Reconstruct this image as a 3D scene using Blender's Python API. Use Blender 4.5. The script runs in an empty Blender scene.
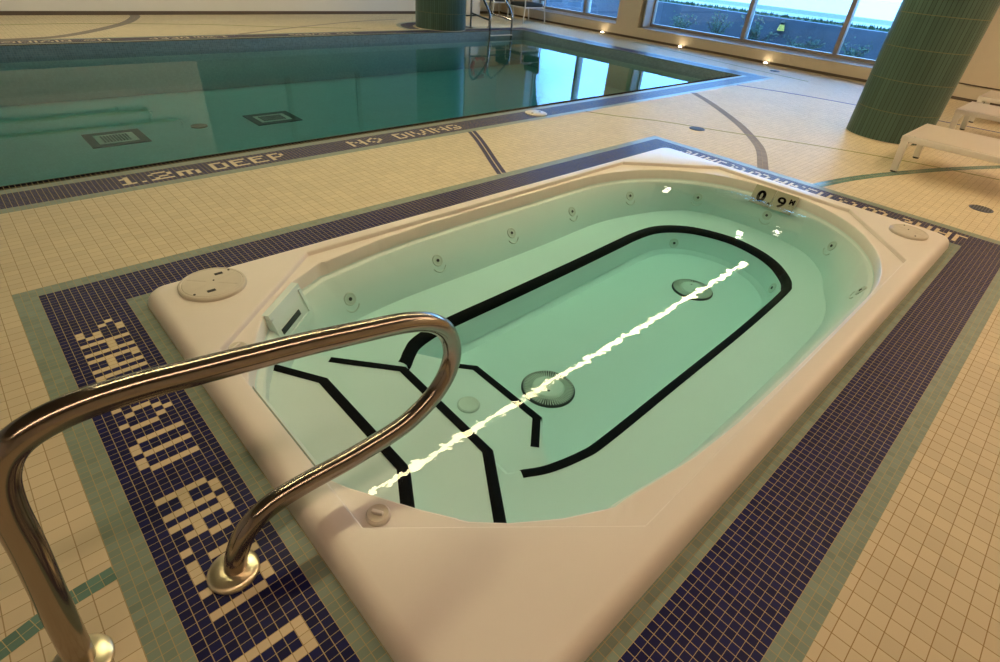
import bpy, bmesh, math, random
from mathutils import Vector, Matrix
from mathutils.bvhtree import BVHTree
random.seed(7)
scene = bpy.context.scene
COL = scene.collection
PI = math.pi

# ------------------------------------------------------------------ camera
F_PX = 527.8746
CAM = Vector((0.15414, -2.96017, 1.43933))
RT = Vector((0.72829690, -0.68124297, 0.07410565))
DN = Vector((-0.35491197, -0.46749650, -0.80961998))
FW = Vector((0.58619205, 0.56334274, -0.58225753))
cd = bpy.data.cameras.new('camera'); cam = bpy.data.objects.new('camera', cd); COL.objects.link(cam)
cd.sensor_fit = 'HORIZONTAL'; cd.sensor_width = 36.0; cd.lens = 36.0 * F_PX / 1000.0
cd.clip_start = .02; cd.clip_end = 200
m = Matrix.Identity(4)
for r in range(3):
    m[r][0] = RT[r]; m[r][1] = -DN[r]; m[r][2] = -FW[r]; m[r][3] = CAM[r]
cam.matrix_world = m
scene.camera = cam
def pixdir(px, py):
    return (RT * ((px - 500) / F_PX) + DN * ((py - 331) / F_PX) + FW).normalized()
def at(px, py, z=0.0):
    d = pixdir(px, py); t = (z - CAM.z) / d.z
    return CAM + d * t

# ------------------------------------------------------------------ materials
MATS = {}
def nodes(name):
    mt = bpy.data.materials.new(name); mt.use_nodes = True
    nt = mt.node_tree; nt.nodes.clear()
    out = nt.nodes.new('ShaderNodeOutputMaterial')
    MATS[name] = mt
    return mt, nt, out
def N(nt, kind, **kw):
    n = nt.nodes.new(kind)
    for k, v in kw.items():
        setattr(n, k, v)
    return n
def math_n(nt, op, a, b=None, c=None):
    n = nt.nodes.new('ShaderNodeMath'); n.operation = op
    for i, v in enumerate((a, b, c)):
        if v is None: continue
        if isinstance(v, (int, float)): n.inputs[i].default_value = v
        else: nt.links.new(v, n.inputs[i])
    return n.outputs[0]
def mixc(nt, fac, a, b, blend='MIX'):
    n = nt.nodes.new('ShaderNodeMix'); n.data_type = 'RGBA'; n.blend_type = blend
    for sock, v in ((n.inputs[0], fac), (n.inputs[6], a), (n.inputs[7], b)):
        if isinstance(v, (int, float)): sock.default_value = v
        elif isinstance(v, tuple): sock.default_value = (*v[:3], 1)
        else: nt.links.new(v, sock)
    return n.outputs[2]
def pbr(name, col, rough=.5, metal=0., noise=0., nscale=8., bump=0., bscale=60., spec=.5, coat=0.):
    mt, nt, out = nodes(name)
    b = N(nt, 'ShaderNodeBsdfPrincipled'); nt.links.new(b.outputs[0], out.inputs[0])
    b.inputs['Roughness'].default_value = rough; b.inputs['Metallic'].default_value = metal
    b.inputs['Specular IOR Level'].default_value = spec
    b.inputs['Coat Weight'].default_value = coat; b.inputs['Coat Roughness'].default_value = .08
    tc = N(nt, 'ShaderNodeTexCoord')
    if noise:
        nz = N(nt, 'ShaderNodeTexNoise'); nz.inputs['Scale'].default_value = nscale; nz.inputs['Detail'].default_value = 4
        nt.links.new(tc.outputs['Object'], nz.inputs['Vector'])
        f = math_n(nt, 'MULTIPLY_ADD', nz.outputs['Fac'], 2 * noise, 1 - noise)
        cm = N(nt, 'ShaderNodeCombineColor')
        for i in range(3): nt.links.new(f, cm.inputs[i])
        nt.links.new(mixc(nt, 1.0, tuple(col), cm.outputs[0], 'MULTIPLY'), b.inputs['Base Color'])
    else:
        b.inputs['Base Color'].default_value = (*col, 1)
    if bump:
        nz = N(nt, 'ShaderNodeTexNoise'); nz.inputs['Scale'].default_value = bscale; nz.inputs['Detail'].default_value = 2
        nt.links.new(tc.outputs['Object'], nz.inputs['Vector'])
        bp = N(nt, 'ShaderNodeBump'); bp.inputs['Strength'].default_value = bump; bp.inputs['Distance'].default_value = .01
        nt.links.new(nz.outputs['Fac'], bp.inputs['Height']); nt.links.new(bp.outputs[0], b.inputs['Normal'])
    return mt
def tile(name, col, grout, gw=.09, var=.12, rough=.35, scale=(1, 1), off=(0, 0), gwv=None, spec=.15, wear=.08, grout_h=None):
    """mosaic tile: UV counted in small tiles; grout lines on whole numbers"""
    mt, nt, out = nodes(name)
    b = N(nt, 'ShaderNodeBsdfPrincipled'); nt.links.new(b.outputs[0], out.inputs[0])
    uv = N(nt, 'ShaderNodeUVMap'); sp = N(nt, 'ShaderNodeSeparateXYZ'); nt.links.new(uv.outputs[0], sp.inputs[0])
    u = math_n(nt, 'MULTIPLY_ADD', sp.outputs[0], 1 / scale[0], off[0]); v = math_n(nt, 'MULTIPLY_ADD', sp.outputs[1], 1 / scale[1], off[1])
    pu = math_n(nt, 'PINGPONG', u, .5); pv = math_n(nt, 'PINGPONG', v, .5)
    lu = math_n(nt, 'LESS_THAN', pu, gw / 2); lv = math_n(nt, 'LESS_THAN', pv, (gwv or gw) / 2)
    line = math_n(nt, 'MAXIMUM', lu, lv)
    cb = N(nt, 'ShaderNodeCombineXYZ'); nt.links.new(math_n(nt, 'FLOOR', u), cb.inputs[0]); nt.links.new(math_n(nt, 'FLOOR', v), cb.inputs[1])
    wn = N(nt, 'ShaderNodeTexWhiteNoise', noise_dimensions='2D'); nt.links.new(cb.outputs[0], wn.inputs['Vector'])
    geo = N(nt, 'ShaderNodeNewGeometry')
    nz = N(nt, 'ShaderNodeTexNoise'); nz.inputs['Scale'].default_value = 2.3; nz.inputs['Detail'].default_value = 5
    nt.links.new(geo.outputs['Position'], nz.inputs['Vector'])
    f = math_n(nt, 'MULTIPLY_ADD', wn.outputs['Value'], var, 1 - var / 2)
    f2 = math_n(nt, 'MULTIPLY_ADD', nz.outputs['Fac'], 2 * wear, 1 - wear)
    f = math_n(nt, 'MULTIPLY', f, f2)
    cm = N(nt, 'ShaderNodeCombineColor')
    for i in range(3): nt.links.new(f, cm.inputs[i])
    tcol = mixc(nt, 1.0, tuple(col), cm.outputs[0], 'MULTIPLY')
    base = mixc(nt, line, tcol, tuple(grout))
    if grout_h: base = mixc(nt, lv, base, tuple(grout_h))
    nt.links.new(base, b.inputs['Base Color'])
    nt.links.new(math_n(nt, 'MULTIPLY_ADD', line, .8 - rough, rough), b.inputs['Roughness'])
    b.inputs['Specular IOR Level'].default_value = spec
    hgt = math_n(nt, 'SUBTRACT', math_n(nt, 'MULTIPLY', wn.outputs['Value'], .35), line)
    bp = N(nt, 'ShaderNodeBump'); bp.inputs['Strength'].default_value = .25; bp.inputs['Distance'].default_value = .002
    nt.links.new(hgt, bp.inputs['Height']); nt.links.new(bp.outputs[0], b.inputs['Normal'])
    return mt
def emit(name, col, s):
    mt, nt, out = nodes(name)
    e = N(nt, 'ShaderNodeEmission'); e.inputs[0].default_value = (*col, 1); e.inputs[1].default_value = s
    nt.links.new(e.outputs[0], out.inputs[0]); return mt
def water(name, absorb, dens, bump, scales, spec=1.0):
    mt, nt, out = nodes(name)
    tc = N(nt, 'ShaderNodeTexCoord')
    h = None
    for sc, w in scales:
        nz = N(nt, 'ShaderNodeTexNoise'); nz.inputs['Scale'].default_value = sc; nz.inputs['Detail'].default_value = 2.5
        nt.links.new(tc.outputs['Object'], nz.inputs['Vector'])
        t = math_n(nt, 'MULTIPLY', nz.outputs['Fac'], w)
        h = t if h is None else math_n(nt, 'ADD', h, t)
    bp = N(nt, 'ShaderNodeBump'); bp.inputs['Strength'].default_value = 1.0; bp.inputs['Distance'].default_value = bump
    nt.links.new(h, bp.inputs['Height'])
    tr = N(nt, 'ShaderNodeBsdfTransparent')
    gl = N(nt, 'ShaderNodeBsdfGlossy'); gl.inputs['Roughness'].default_value = 0.0
    nt.links.new(bp.outputs[0], gl.inputs['Normal'])
    # Fresnel share from the true facing angle (same above and below the surface)
    geo = N(nt, 'ShaderNodeNewGeometry')
    vm = N(nt, 'ShaderNodeVectorMath', operation='DOT_PRODUCT'); nt.links.new(geo.outputs['Incoming'], vm.inputs[0]); nt.links.new(bp.outputs[0], vm.inputs[1])
    c = math_n(nt, 'ABSOLUTE', vm.outputs['Value'])
    one = math_n(nt, 'SUBTRACT', 1.0, c)
    fr = math_n(nt, 'MULTIPLY_ADD', math_n(nt, 'POWER', one, 5.0), .98 * spec, .02 * spec)
    mx = N(nt, 'ShaderNodeMixShader'); nt.links.new(fr, mx.inputs[0]); nt.links.new(tr.outputs[0], mx.inputs[1]); nt.links.new(gl.outputs[0], mx.inputs[2])
    nt.links.new(mx.outputs[0], out.inputs['Surface'])
    va = N(nt, 'ShaderNodeVolumeAbsorption'); va.inputs[0].default_value = (*absorb, 1); va.inputs[1].default_value = dens
    nt.links.new(va.outputs[0], out.inputs['Volume'])
    return mt

GROUT = (.46, .36, .19)
M_CREAM = tile('cream_tile', (.62, .53, .36), (.36, .27, .15), gw=.045, var=.10, rough=.52, scale=(2, 2), spec=.2)
M_CREAM2 = tile('cream_tile_near', (.62, .53, .36), (.33, .22, .10), gw=.05, var=.10, rough=.42, scale=(2, 2), off=(.5, 0))
M_SMALL = tile('cream_mosaic', (.66, .56, .38), (.40, .30, .16), gw=.08, var=.10)
M_NAVY = tile('navy_mosaic', (.009, .011, .070), GROUT, gw=.075, gwv=.06, var=.5, rough=.4, spec=.12)
M_SAGE = tile('sage_mosaic', (.21, .27, .22), (.40, .33, .18), gw=.07, var=.2, rough=.3)
M_BLACKT = tile('black_nosing_tile', (.012, .010, .012), (.30, .24, .13), gw=.09, gwv=.0, var=.3, rough=.8, scale=(1, 2.4), spec=.0)
M_TEALT = tile('teal_mosaic', (.13, .23, .19), (.45, .38, .20), gw=.06, var=.35, rough=.25)
M_OLIVE = tile('olive_mosaic', (.22, .24, .07), (.40, .33, .16), gw=.1, var=.3, rough=.65)
M_GREYT = tile('grey_mosaic', (.23, .20, .18), (.35, .28, .2), gw=.06, var=.2, rough=.65)
M_BLUET = tile('blue_mosaic', (.05, .06, .22), (.3, .28, .25), gw=.08, var=.3, rough=.6)
M_BROWNT = tile('brown_mosaic', (.16, .10, .07), (.35, .28, .18), gw=.08, var=.3, rough=.3)
M_POOLBAND = tile('pool_wall_tile', (.19, .28, .34), (.34, .40, .42), gw=.08, var=.3, rough=.2, scale=(1, 1))
M_POOL = tile('pool_floor_tile', (.40, .55, .55), (.36, .49, .49), gw=.06, var=.12, rough=.4, scale=(1, 1))
M_GELCOAT = pbr('tub_gelcoat', (.78, .73, .66), rough=.3, noise=.03, nscale=3, spec=.3)
M_LEDGE = M_GELCOAT
M_WATERTINT = pbr('tub_gelcoat_water_tint', (.66, .78, .74), rough=.6, noise=.02, nscale=4, spec=.05)  # blue-green light scattered by the water is put into this gelcoat's colour
M_BLACK = pbr('black_stripe', (.004, .004, .004), rough=.7, spec=.05)
M_DARK = pbr('dark_plastic', (.02, .022, .02), rough=.5)
M_COVER = pbr('lid_plastic', (.60, .55, .45), rough=.35, noise=.05, nscale=30)
M_GRATE = pbr('grate_plastic', (.58, .64, .56), rough=.4)
M_GRATE2 = pbr('grate_centre_plastic', (.62, .66, .58), rough=.4)
M_DRAINRIM = pbr('drain_rim_metal', (.10, .11, .16), rough=.5)
M_JET = pbr('jet_plastic', (.54, .62, .55), rough=.3)
M_STEEL = pbr('brushed_steel', (.34, .295, .25), rough=.17, metal=1.)
M_BRASS = pbr('polished_flange', (.90, .80, .55), rough=.3, metal=1.)
M_CHROME = pbr('ladder_steel', (.33, .31, .30), rough=.2, metal=1.)
M_WALL = tile('wall_tile', (.60, .56, .50), (.55, .51, .46), gw=.02, var=.03, rough=.4, scale=(1, 1))
M_PAINT = pbr('wall_paint', (.62, .54, .42), rough=.7, noise=.03)
M_SILL = tile('sill_tile', (.82, .81, .83), (.55, .53, .56), gw=.06, var=.1, rough=.25)
M_WALLDARK = pbr('far_wall_teal_panel', (.16, .22, .22), rough=.4, noise=.08)
M_WALLLOW = pbr('far_wall_lower', (.70, .68, .63), rough=.5)
M_FARUP = pbr('far_wall_paint', (.52, .53, .49), rough=.7)
M_FARMID = pbr('far_wall_band', (.36, .37, .34), rough=.6)
M_TEALLO = pbr('far_wall_teal_base', (.10, .15, .16), rough=.4)
M_SKIRT = pbr('skirting', (.10, .07, .045), rough=.5)
M_CEIL = pbr('ceiling_board', (.16, .12, .09), rough=.8)
M_FRAME = pbr('window_aluminium', (.34, .29, .25), rough=.4, metal=.3)
M_FRAMEL = pbr('window_frame_light', (.55, .60, .68), rough=.4)
M_COLUMN = tile('column_tile', (.070, .118, .095), (.028, .040, .032), gw=.13, var=.3, rough=.28, scale=(1, 1), gwv=.016, grout_h=(.20, .19, .10))
M_LOUNGE = pbr('lounger_frame', (.74, .70, .64), rough=.45)
M_SLING = pbr('lounger_sling', (.86, .80, .72), rough=.6, bump=.15, bscale=400)
M_FOOT = pbr('black_foot', (.02, .02, .02), rough=.6)
M_CONC_BLUECAST = pbr('concrete', (.09, .115, .15), rough=.9, noise=.35, nscale=2.5)  # blue cast of the daylight put into the concrete's colour
M_GRASS = pbr('grass', (.03, .07, .03), rough=.9, noise=.4, nscale=20)
M_KERB = pbr('kerb', (.26, .30, .30), rough=.9, noise=.1)
M_ROAD = pbr('road', (.10, .12, .15), rough=.9, noise=.1)
M_PAVE = pbr('pale_paving', (.50, .46, .40), rough=.9, noise=.08)
M_LEAF = pbr('shrub_leaf', (.03, .07, .035), rough=.7, noise=.4)
M_TWIG = pbr('shrub_twig', (.05, .04, .03), rough=.9)
M_RING = pbr('life_ring_red', (.55, .12, .10), rough=.5)
M_WHITE = pbr('white_plastic', (.75, .74, .72), rough=.4)
M_YELLOW = pbr('yellow_paint', (.70, .50, .08), rough=.5)
M_CUSHION = pbr('dark_cushion', (.025, .03, .03), rough=.7)
M_SIGN = pbr('sign_tile', (.42, .42, .30), rough=.25)
M_LAMP = emit('lamp_diffuser', (1., .86, .49), 66.)
M_LAMP2 = emit('lamp_diffuser_rear', (1., .68, .45), 22.)
M_FILL_FAR = emit('fill_diffuser_far', (1., .87, .58), 42.)  # glow of the added fill strip at the far deck
M_FILL_LOUNGE = emit('fill_diffuser_lounge', (1., .76, .48), 50.)  # glow of the added fill strip near the loungers
M_DOWN = emit('downlight_lens', (1., .90, .72), 30.)
M_UP = emit('floor_light_lens', (1., .80, .52), 22.)
M_TUBWATER = water('hot_tub_water', (.40, .94, .97), .88, .0007, ((5, .7), (20, .34)))
M_POOLWATER = water('pool_water', (.42, .80, .79), 1.15, .0006, ((4, .7), (16, .25)))
def glass():
    mt, nt, out = nodes('window_glass')
    tr = N(nt, 'ShaderNodeBsdfTransparent'); tr.inputs[0].default_value = (.93, .96, .97, 1)
    gl = N(nt, 'ShaderNodeBsdfGlossy'); gl.inputs['Roughness'].default_value = 0
    lw = N(nt, 'ShaderNodeFresnel'); lw.inputs[0].default_value = 1.45
    mx = N(nt, 'ShaderNodeMixShader'); nt.links.new(lw.outputs[0], mx.inputs[0]); nt.links.new(tr.outputs[0], mx.inputs[1]); nt.links.new(gl.outputs[0], mx.inputs[2])
    nt.links.new(mx.outputs[0], out.inputs[0]); return mt
M_GLASS = glass()

# ------------------------------------------------------------------ object helpers
def obj(name, bm, mats, parent=None, smooth=False, angle=35):
    me = bpy.data.meshes.new(name)
    bm.normal_update(); bm.to_mesh(me); bm.free()
    for mt in (mats if isinstance(mats, (list, tuple)) else [mats]): me.materials.append(mt)
    if smooth:
        for p in me.polygons: p.use_smooth = True
        me.set_sharp_from_angle(angle=math.radians(angle))
    o = bpy.data.objects.new(name, me); COL.objects.link(o)
    if parent: 
        o.parent = parent
        o.matrix_parent_inverse = parent_world(parent).inverted()
    return o
def parent_world(o):
    mw = Matrix.LocRotScale(o.location, o.rotation_euler, o.scale)
    if o.parent: mw = parent_world(o.parent) @ o.matrix_parent_inverse @ mw
    return mw
def thing(name, label, cat, loc=(0, 0, 0), group=None, rz=0):
    o = bpy.data.objects.new(name, None); COL.objects.link(o); o.location = loc; o.rotation_euler = (0, 0, rz)
    o.empty_display_size = .1
    o['label'] = label; o['category'] = cat
    if group: o['group'] = group
    return o
def tag(o, label, cat, group=None):
    o['label'] = label; o['category'] = cat
    if group: o['group'] = group
    return o
def struct(o):
    o['kind'] = 'structure'; return o
def dup(root, dx, label, group=None):
    r = root.copy(); COL.objects.link(r); r.location = Vector(root.location) + Vector(dx); r['label'] = label
    if group: r['group'] = group
    def rec(src, dst):
        for ch in list(src.children):
            c = ch.copy(); COL.objects.link(c); c.parent = dst; c.matrix_parent_inverse = ch.matrix_parent_inverse.copy(); rec(ch, c)
    rec(root, r); return r
def box(bm, x0, x1, y0, y1, z0, z1, mi=0, bev=0):
    r = bmesh.ops.create_cube(bm, size=1.0)
    vs = r['verts']
    for v in vs:
        v.co = Vector((x0 + (v.co.x + .5) * (x1 - x0), y0 + (v.co.y + .5) * (y1 - y0), z0 + (v.co.z + .5) * (z1 - z0)))
    fs = {f for v in vs for f in v.link_faces}
    for f in fs: f.material_index = mi
    if bev:
        es = {e for f in fs for e in f.edges}
        rr = bmesh.ops.bevel(bm, geom=list(es), offset=bev, segments=2, affect='EDGES', profile=.5)
        for f in rr['faces']: f.material_index = mi
    return vs
def boxbm(*a, **k):
    bm = bmesh.new(); box(bm, *a, **k); return bm
def catmull(P, n=8, closed=False):
    P = [Vector(q) for q in P]; out = []
    L = len(P); rng = range(L if closed else L - 1)
    for i in rng:
        p1, p2 = P[i], P[(i + 1) % L]
        p0 = P[i - 1] if (i > 0 or closed) else p1 * 2 - p2
        p3 = P[(i + 2) % L] if (closed or i + 2 < L) else p2 * 2 - p1
        for k in range(n):
            t = k / n
            out.append(.5 * ((2 * p1) + (p2 - p0) * t + (2 * p0 - 5 * p1 + 4 * p2 - p3) * t * t + (3 * p1 - p0 - 3 * p2 + p3) * t ** 3))
    if not closed: out.append(P[-1].copy())
    return out
def tube(bm, path, r, seg=16, caps=True):
    path = [Vector(q) for q in path]; rings = []
    t0 = (path[1] - path[0]).normalized()
    nrm = t0.orthogonal().normalized()
    for i, q in enumerate(path):
        if i == 0: t = (path[1] - path[0])
        elif i == len(path) - 1: t = path[-1] - path[-2]
        else: t = path[i + 1] - path[i - 1]
        t.normalize()
        nrm = (nrm - t * nrm.dot(t)).normalized(); b = t.cross(nrm)
        rings.append([bm.verts.new(q + (nrm * math.cos(2 * PI * k / seg) + b * math.sin(2 * PI * k / seg)) * r) for k in range(seg)])
    for a, b in zip(rings, rings[1:]):
        for k in range(seg):
            bm.faces.new((a[k], a[(k + 1) % seg], b[(k + 1) % seg], b[k]))
    if caps:
        bm.faces.new(list(reversed(rings[0]))); bm.faces.new(rings[-1])
def lathe(bm, prof, seg=32, M=None, cap0=True, cap1=True):
    """prof: list of (r, z) bottom to top, spun about z; M places it"""
    rings = []
    for r, z in prof:
        ring = []
        for k in range(seg):
            a = 2 * PI * k / seg; v = Vector((r * math.cos(a), r * math.sin(a), z))
            ring.append(bm.verts.new(M @ v if M else v))
        rings.append(ring)
    for a, b in zip(rings, rings[1:]):
        for k in range(seg): bm.faces.new((a[k], a[(k + 1) % seg], b[(k + 1) % seg], b[k]))
    if cap0: bm.faces.new(list(reversed(rings[0])))
    if cap1: bm.faces.new(rings[-1])
def prism(bm, poly, z0, z1, mi=0):
    lo = [bm.verts.new((x, y, z0)) for x, y in poly]; hi = [bm.verts.new((x, y, z1)) for x, y in poly]
    n = len(poly)
    fs = [bm.faces.new(hi), bm.faces.new(list(reversed(lo)))]
    for i in range(n): fs.append(bm.faces.new((lo[i], lo[(i + 1) % n], hi[(i + 1) % n], hi[i])))
    for f in fs: f.material_index = mi
    return hi, lo
def ccw(poly):
    a = sum(poly[i][0] * poly[(i + 1) % len(poly)][1] - poly[(i + 1) % len(poly)][0] * poly[i][1] for i in range(len(poly)))
    return poly if a > 0 else list(reversed(poly))

# ------------------------------------------------------------------ measurements (metres)
U, S = .02907, .025                 # one small tile along x and along y
LT, WT = 182, 125                   # mosaic frame round the hot tub, in tiles
L, W = LT * U, WT * S
PX1, PY0, PY1 = 10.18, 1.505, 6.80  # pool opening
X0, XW, Y0, YF, H = -3.2, 12.25, -5.6, 9.78, 3.0

# ------------------------------------------------------------------ mosaic bitmaps (top row first)
FONT = {
 '1': ["010", "110", "010", "010", "010", "111"],
 '.': ["0", "0", "0", "0", "0", "1"],
 '2': ["01110", "10001", "00001", "00110", "01000", "11111"],
 'm': ["00000", "00000", "11110", "10101", "10101", "10101"],
 'D': ["1110", "1001", "1001", "1001", "1001", "1110"],
 'E': ["1111", "1000", "1110", "1000", "1000", "1111"],
 'P': ["1110", "1001", "1001", "1110", "1000", "1000"],
 'N': ["10001", "11001", "10101", "10011", "10001", "10001"],
 'O': ["00100", "01010", "10001", "10001", "01010", "00100"],
 'I': ["1", "1", "1", "1", "1", "1"],
 'V': ["10001", "10001", "10001", "01010", "01010", "00100"],
 'G': ["01110", "10001", "10000", "10111", "10001", "01110"],
}
POOLTEXT = [('1', 25), ('.', 29), ('2', 31), ('m', 37), ('D', 45), ('E', 50), ('E', 55), ('P', 60),
            ('N', 84), ('O', 90), ('D', 100), ('I', 105), ('V', 107), ('I', 113), ('N', 115), ('G', 121)]
# characters along the short side of the frame: v row -> columns 5..10 across the band
AD = {}
def rows(v, cols):
    for c in cols: AD[(c, v)] = 1
ALL = range(5, 11)
rows(18, [9]); rows(19, [8]); rows(20, [5, 10]); rows(21, [5, 7, 10]); rows(22, [6, 7]); rows(24, ALL); rows(25, [8]); rows(26, [8])
rows(27, ALL); rows(29, [5, 6, 7, 8, 9, 10]); rows(30, [7, 10]); rows(31, [7]); rows(32, ALL); rows(34, ALL); rows(35, [5]); rows(36, [5])
rows(43, [5]); rows(44, [7, 8]); rows(45, [6, 9]); rows(46, [10]); rows(47, [5, 9]); rows(48, [6, 7, 8]); rows(51, [6, 7, 8, 9, 10])
rows(52, [5]); rows(53, [5]); rows(54, [6, 7, 8, 9, 10]); rows(55, [5]); rows(56, [5]); rows(57, [6, 7, 8, 9, 10])
rows(63, [5, 6, 7, 8, 9]); rows(64, [7, 10]); rows(65, [7, 10]); rows(66, [5, 6, 7, 8, 9]); rows(67, [10]); rows(68, ALL); rows(69, [7, 10])
rows(70, [6, 7]); rows(71, [8, 9]); rows(72, [5]); rows(73, [10]); rows(74, [5, 7, 8, 9]); rows(75, [5]); rows(76, [5, 10]); rows(78, [5, 6, 7, 8, 9])
rows(79, [10]); rows(80, [10]); rows(81, [5, 6, 7, 8, 9])
rows(87, ALL); rows(88, [10]); rows(89, [10]); rows(90, ALL); rows(91, [5]); rows(93, ALL); rows(94, [8]); rows(95, [8]); rows(96, ALL)

# ------------------------------------------------------------------ floor: one mesh, mosaic pattern in its faces
FLOORM = [M_CREAM, M_CREAM2, M_SMALL, M_NAVY, M_SAGE, M_BLACKT, M_TEALT, M_OLIVE, M_GREYT, M_BLUET, M_BROWNT]
FI = {mt.name: i for i, mt in enumerate(FLOORM)}
fb = bmesh.new(); fuv = fb.loops.layers.uv.new('UVMap')
def fquad(mt, x0, x1, y0, y1, ox=0, oy=0, z=0.):
    f = fb.faces.new([fb.verts.new((x, y, z)) for x, y in ((x0, y0), (x1, y0), (x1, y1), (x0, y1))])
    f.material_index = FI[mt.name]
    for lp in f.loops:
        lp[fuv].uv = ((lp.vert.co.x - ox) / U, (lp.vert.co.y - oy) / S)
def fgrid(i0, i1, j0, j1, fn, ox=0, oy=0):
    """tile cells i0..i1 along x, j0..j1 along y (tile units from ox, oy), equal runs merged"""
    for j in range(j0, j1):
        i = i0
        while i < i1:
            mt = fn(i, j); k = i
            while k < i1 and fn(k, j) is mt: k += 1
            if mt is not None: fquad(mt, ox + i * U, ox + k * U, oy + j * S, oy + (j + 1) * S, ox, oy)
            i = k
# frame round the tub
fquad(M_SAGE, 0, L, -3 * S, 0); fquad(M_SAGE, 0, L, -W, -W + 3 * S)
fquad(M_SAGE, 0, 3 * U, -W + 3 * S, -3 * S); fquad(M_SAGE, L - 3 * U, L, -W + 3 * S, -3 * S)
fquad(M_NAVY, 3 * U, L - 3 * U, -13 * S, -3 * S); fquad(M_NAVY, 3 * U, L - 3 * U, -W + 3 * S, -W + 13 * S)
fgrid(3, 13, -WT + 13, -13, lambda i, j: M_SMALL if AD.get((i, -j - 1)) else M_NAVY)
BC = {}
vv = 17
seq = []
for key_rows in ((18, 36), (43, 57), (63, 81), (43, 57), (18, 36)):
    for v in range(key_rows[0], key_rows[1] + 1):
        for c in ALL:
            if AD.get((c, v)): BC[(LT - 1 - c, vv)] = 1
        vv += 1
    vv += 2
fgrid(LT - 13, LT - 3, -WT + 13, -13, lambda i, j: M_SMALL if BC.get((i, -j - 1)) else M_NAVY)
fquad(M_SAGE, 13 * U, 20 * U, -W + 13 * S, -13 * S); fquad(M_SAGE, L - 20 * U, L - 13 * U, -W + 13 * S, -13 * S)
fquad(M_SAGE, 20 * U, L - 20 * U, -20 * S, -13 * S); fquad(M_SAGE, 20 * U, L - 20 * U, -W + 13 * S, -W + 20 * S)
# cream field
PB = 1.0295                         # outer edge of the pool's near mosaic band
PBX, PBF = 10.65, PY1 + .475
fquad(M_CREAM2, X0, XW, Y0, -W)
fquad(M_CREAM, X0, 0, -W, 0); fquad(M_CREAM, L, XW, -W, 0)
fquad(M_CREAM, X0, XW, 0, PB)
fquad(M_CREAM, PBX, XW, PB, PBF); fquad(M_CREAM, X0, XW, PBF, YF)
# pool bands (near, right, far)
txt = {}
for ch, c0 in POOLTEXT:
    for r, line in enumerate(FONT[ch]):
        for c, bit in enumerate(line):
            if bit == '1': txt[(c0 + c, 10 - r)] = 1
fquad(M_SAGE, X0, PBX, PB, PB + 3 * S, 0, PB)
fgrid(20, 130, 3, 13, lambda i, j: M_SMALL if txt.get((i, j)) else M_NAVY, 0, PB)
fquad(M_NAVY, X0, 20 * U, PB + 3 * S, PB + 13 * S, 0, PB); fquad(M_NAVY, 130 * U, PBX - 3 * U, PB + 3 * S, PB + 13 * S, 0, PB)
fquad(M_SAGE, PBX - 3 * U, PBX, PB + 3 * S, PBF, PBX, PB)
fquad(M_SAGE, X0, PX1 + .08, PB + 13 * S, PB + 16 * S, 0, PB)
fquad(M_BLACKT, X0, PX1 + .035, PB + 16 * S, PY0, 0, PY0)
fquad(M_NAVY, PX1 + .08, PBX - 3 * U, PB + 13 * S, PBF - 3 * S, 0, PB)
fquad(M_SAGE, PX1 + .035, PX1 + .08, PB + 16 * S, PY1 + .07, 0, PB)
fquad(M_BLACKT, PX1, PX1 + .035, PY0, PY1 + .06, 0, 0)
fquad(M_BLACKT, X0, PX1, PY1, PY1 + .06, 0, PY1)
fquad(M_SAGE, X0, PX1 + .08, PY1 + .06, PY1 + .125, 0, PY1)
FB = PBF - 14 * S
ftxt = {}
for word, xs in ((POOLTEXT[8:], 1.98 / U + 84), (POOLTEXT[:8], 3.62 / U + 25), (POOLTEXT[8:], 5.9 / U + 84)):
    for ch, c0 in word:
        for r, line in enumerate(FONT[ch]):
            for c, bit in enumerate(line):
                if bit == '1': ftxt[(int(xs) - c0 - c, r + 3)] = 1
fgrid(0, 230, 0, 11, lambda i, j: M_SMALL if ftxt.get((i, j)) else M_NAVY, 0, FB)
fquad(M_NAVY, X0, 0, FB, FB + 11 * S, 0, FB); fquad(M_NAVY, 230 * U, PX1 + .08, FB, FB + 11 * S, 0, FB)
fquad(M_SAGE, X0, PBX - 3 * U, PBF - 3 * S, PBF, 0, PBF)
# ribbons of coloured tile set into the cream field
def ribbon(mt, pts, w, z=.0012, n=10, ntile=2):
    P = catmull([(x, y, z) for x, y in pts], n); acc = 0; prev = None
    for i, q in enumerate(P):
        t = (P[min(i + 1, len(P) - 1)] - P[max(i - 1, 0)]).normalized(); nn = Vector((-t.y, t.x, 0)) * w / 2
        if i: acc += (q - P[i - 1]).length
        cur = (q - nn, q + nn, acc)
        if prev:
            f = fb.faces.new([fb.verts.new(c) for c in (prev[0], cur[0], cur[1], prev[1])]); f.material_index = FI[mt.name]
            if f.normal.z < 0: f.normal_flip()
            vals = {0: (prev[2], 0), 1: (cur[2], 0), 2: (cur[2], w), 3: (prev[2], w)}
            for k, (a, b) in enumerate(((prev[2], 0), (cur[2], 0), (cur[2], 1), (prev[2], 1))):
                f.loops[k][fuv].uv = (a / .03, b * ntile)
        prev = cur
for dx in (-.027, .027): ribbon(M_NAVY, [(3.655 + dx, 1.03), (3.53 + dx, .78), (3.385 + dx, .52), (3.235 + dx, .26), (3.09 + dx, .0)], .038, ntile=1)
ribbon(M_GREYT, [(7.85, 1.03), (7.42, .50), (6.757, -.19), (6.24, -.63), (5.85, -.90), (5.28, -1.18)], .10)
ribbon(M_OLIVE, [(5.40, 1.03), (5.60, .70), (5.90, .30), (6.20, -.30), (6.59, -1.0), (6.95, -1.79), (7.22, -2.69), (7.35, -3.6)], .035, ntile=1)
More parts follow.
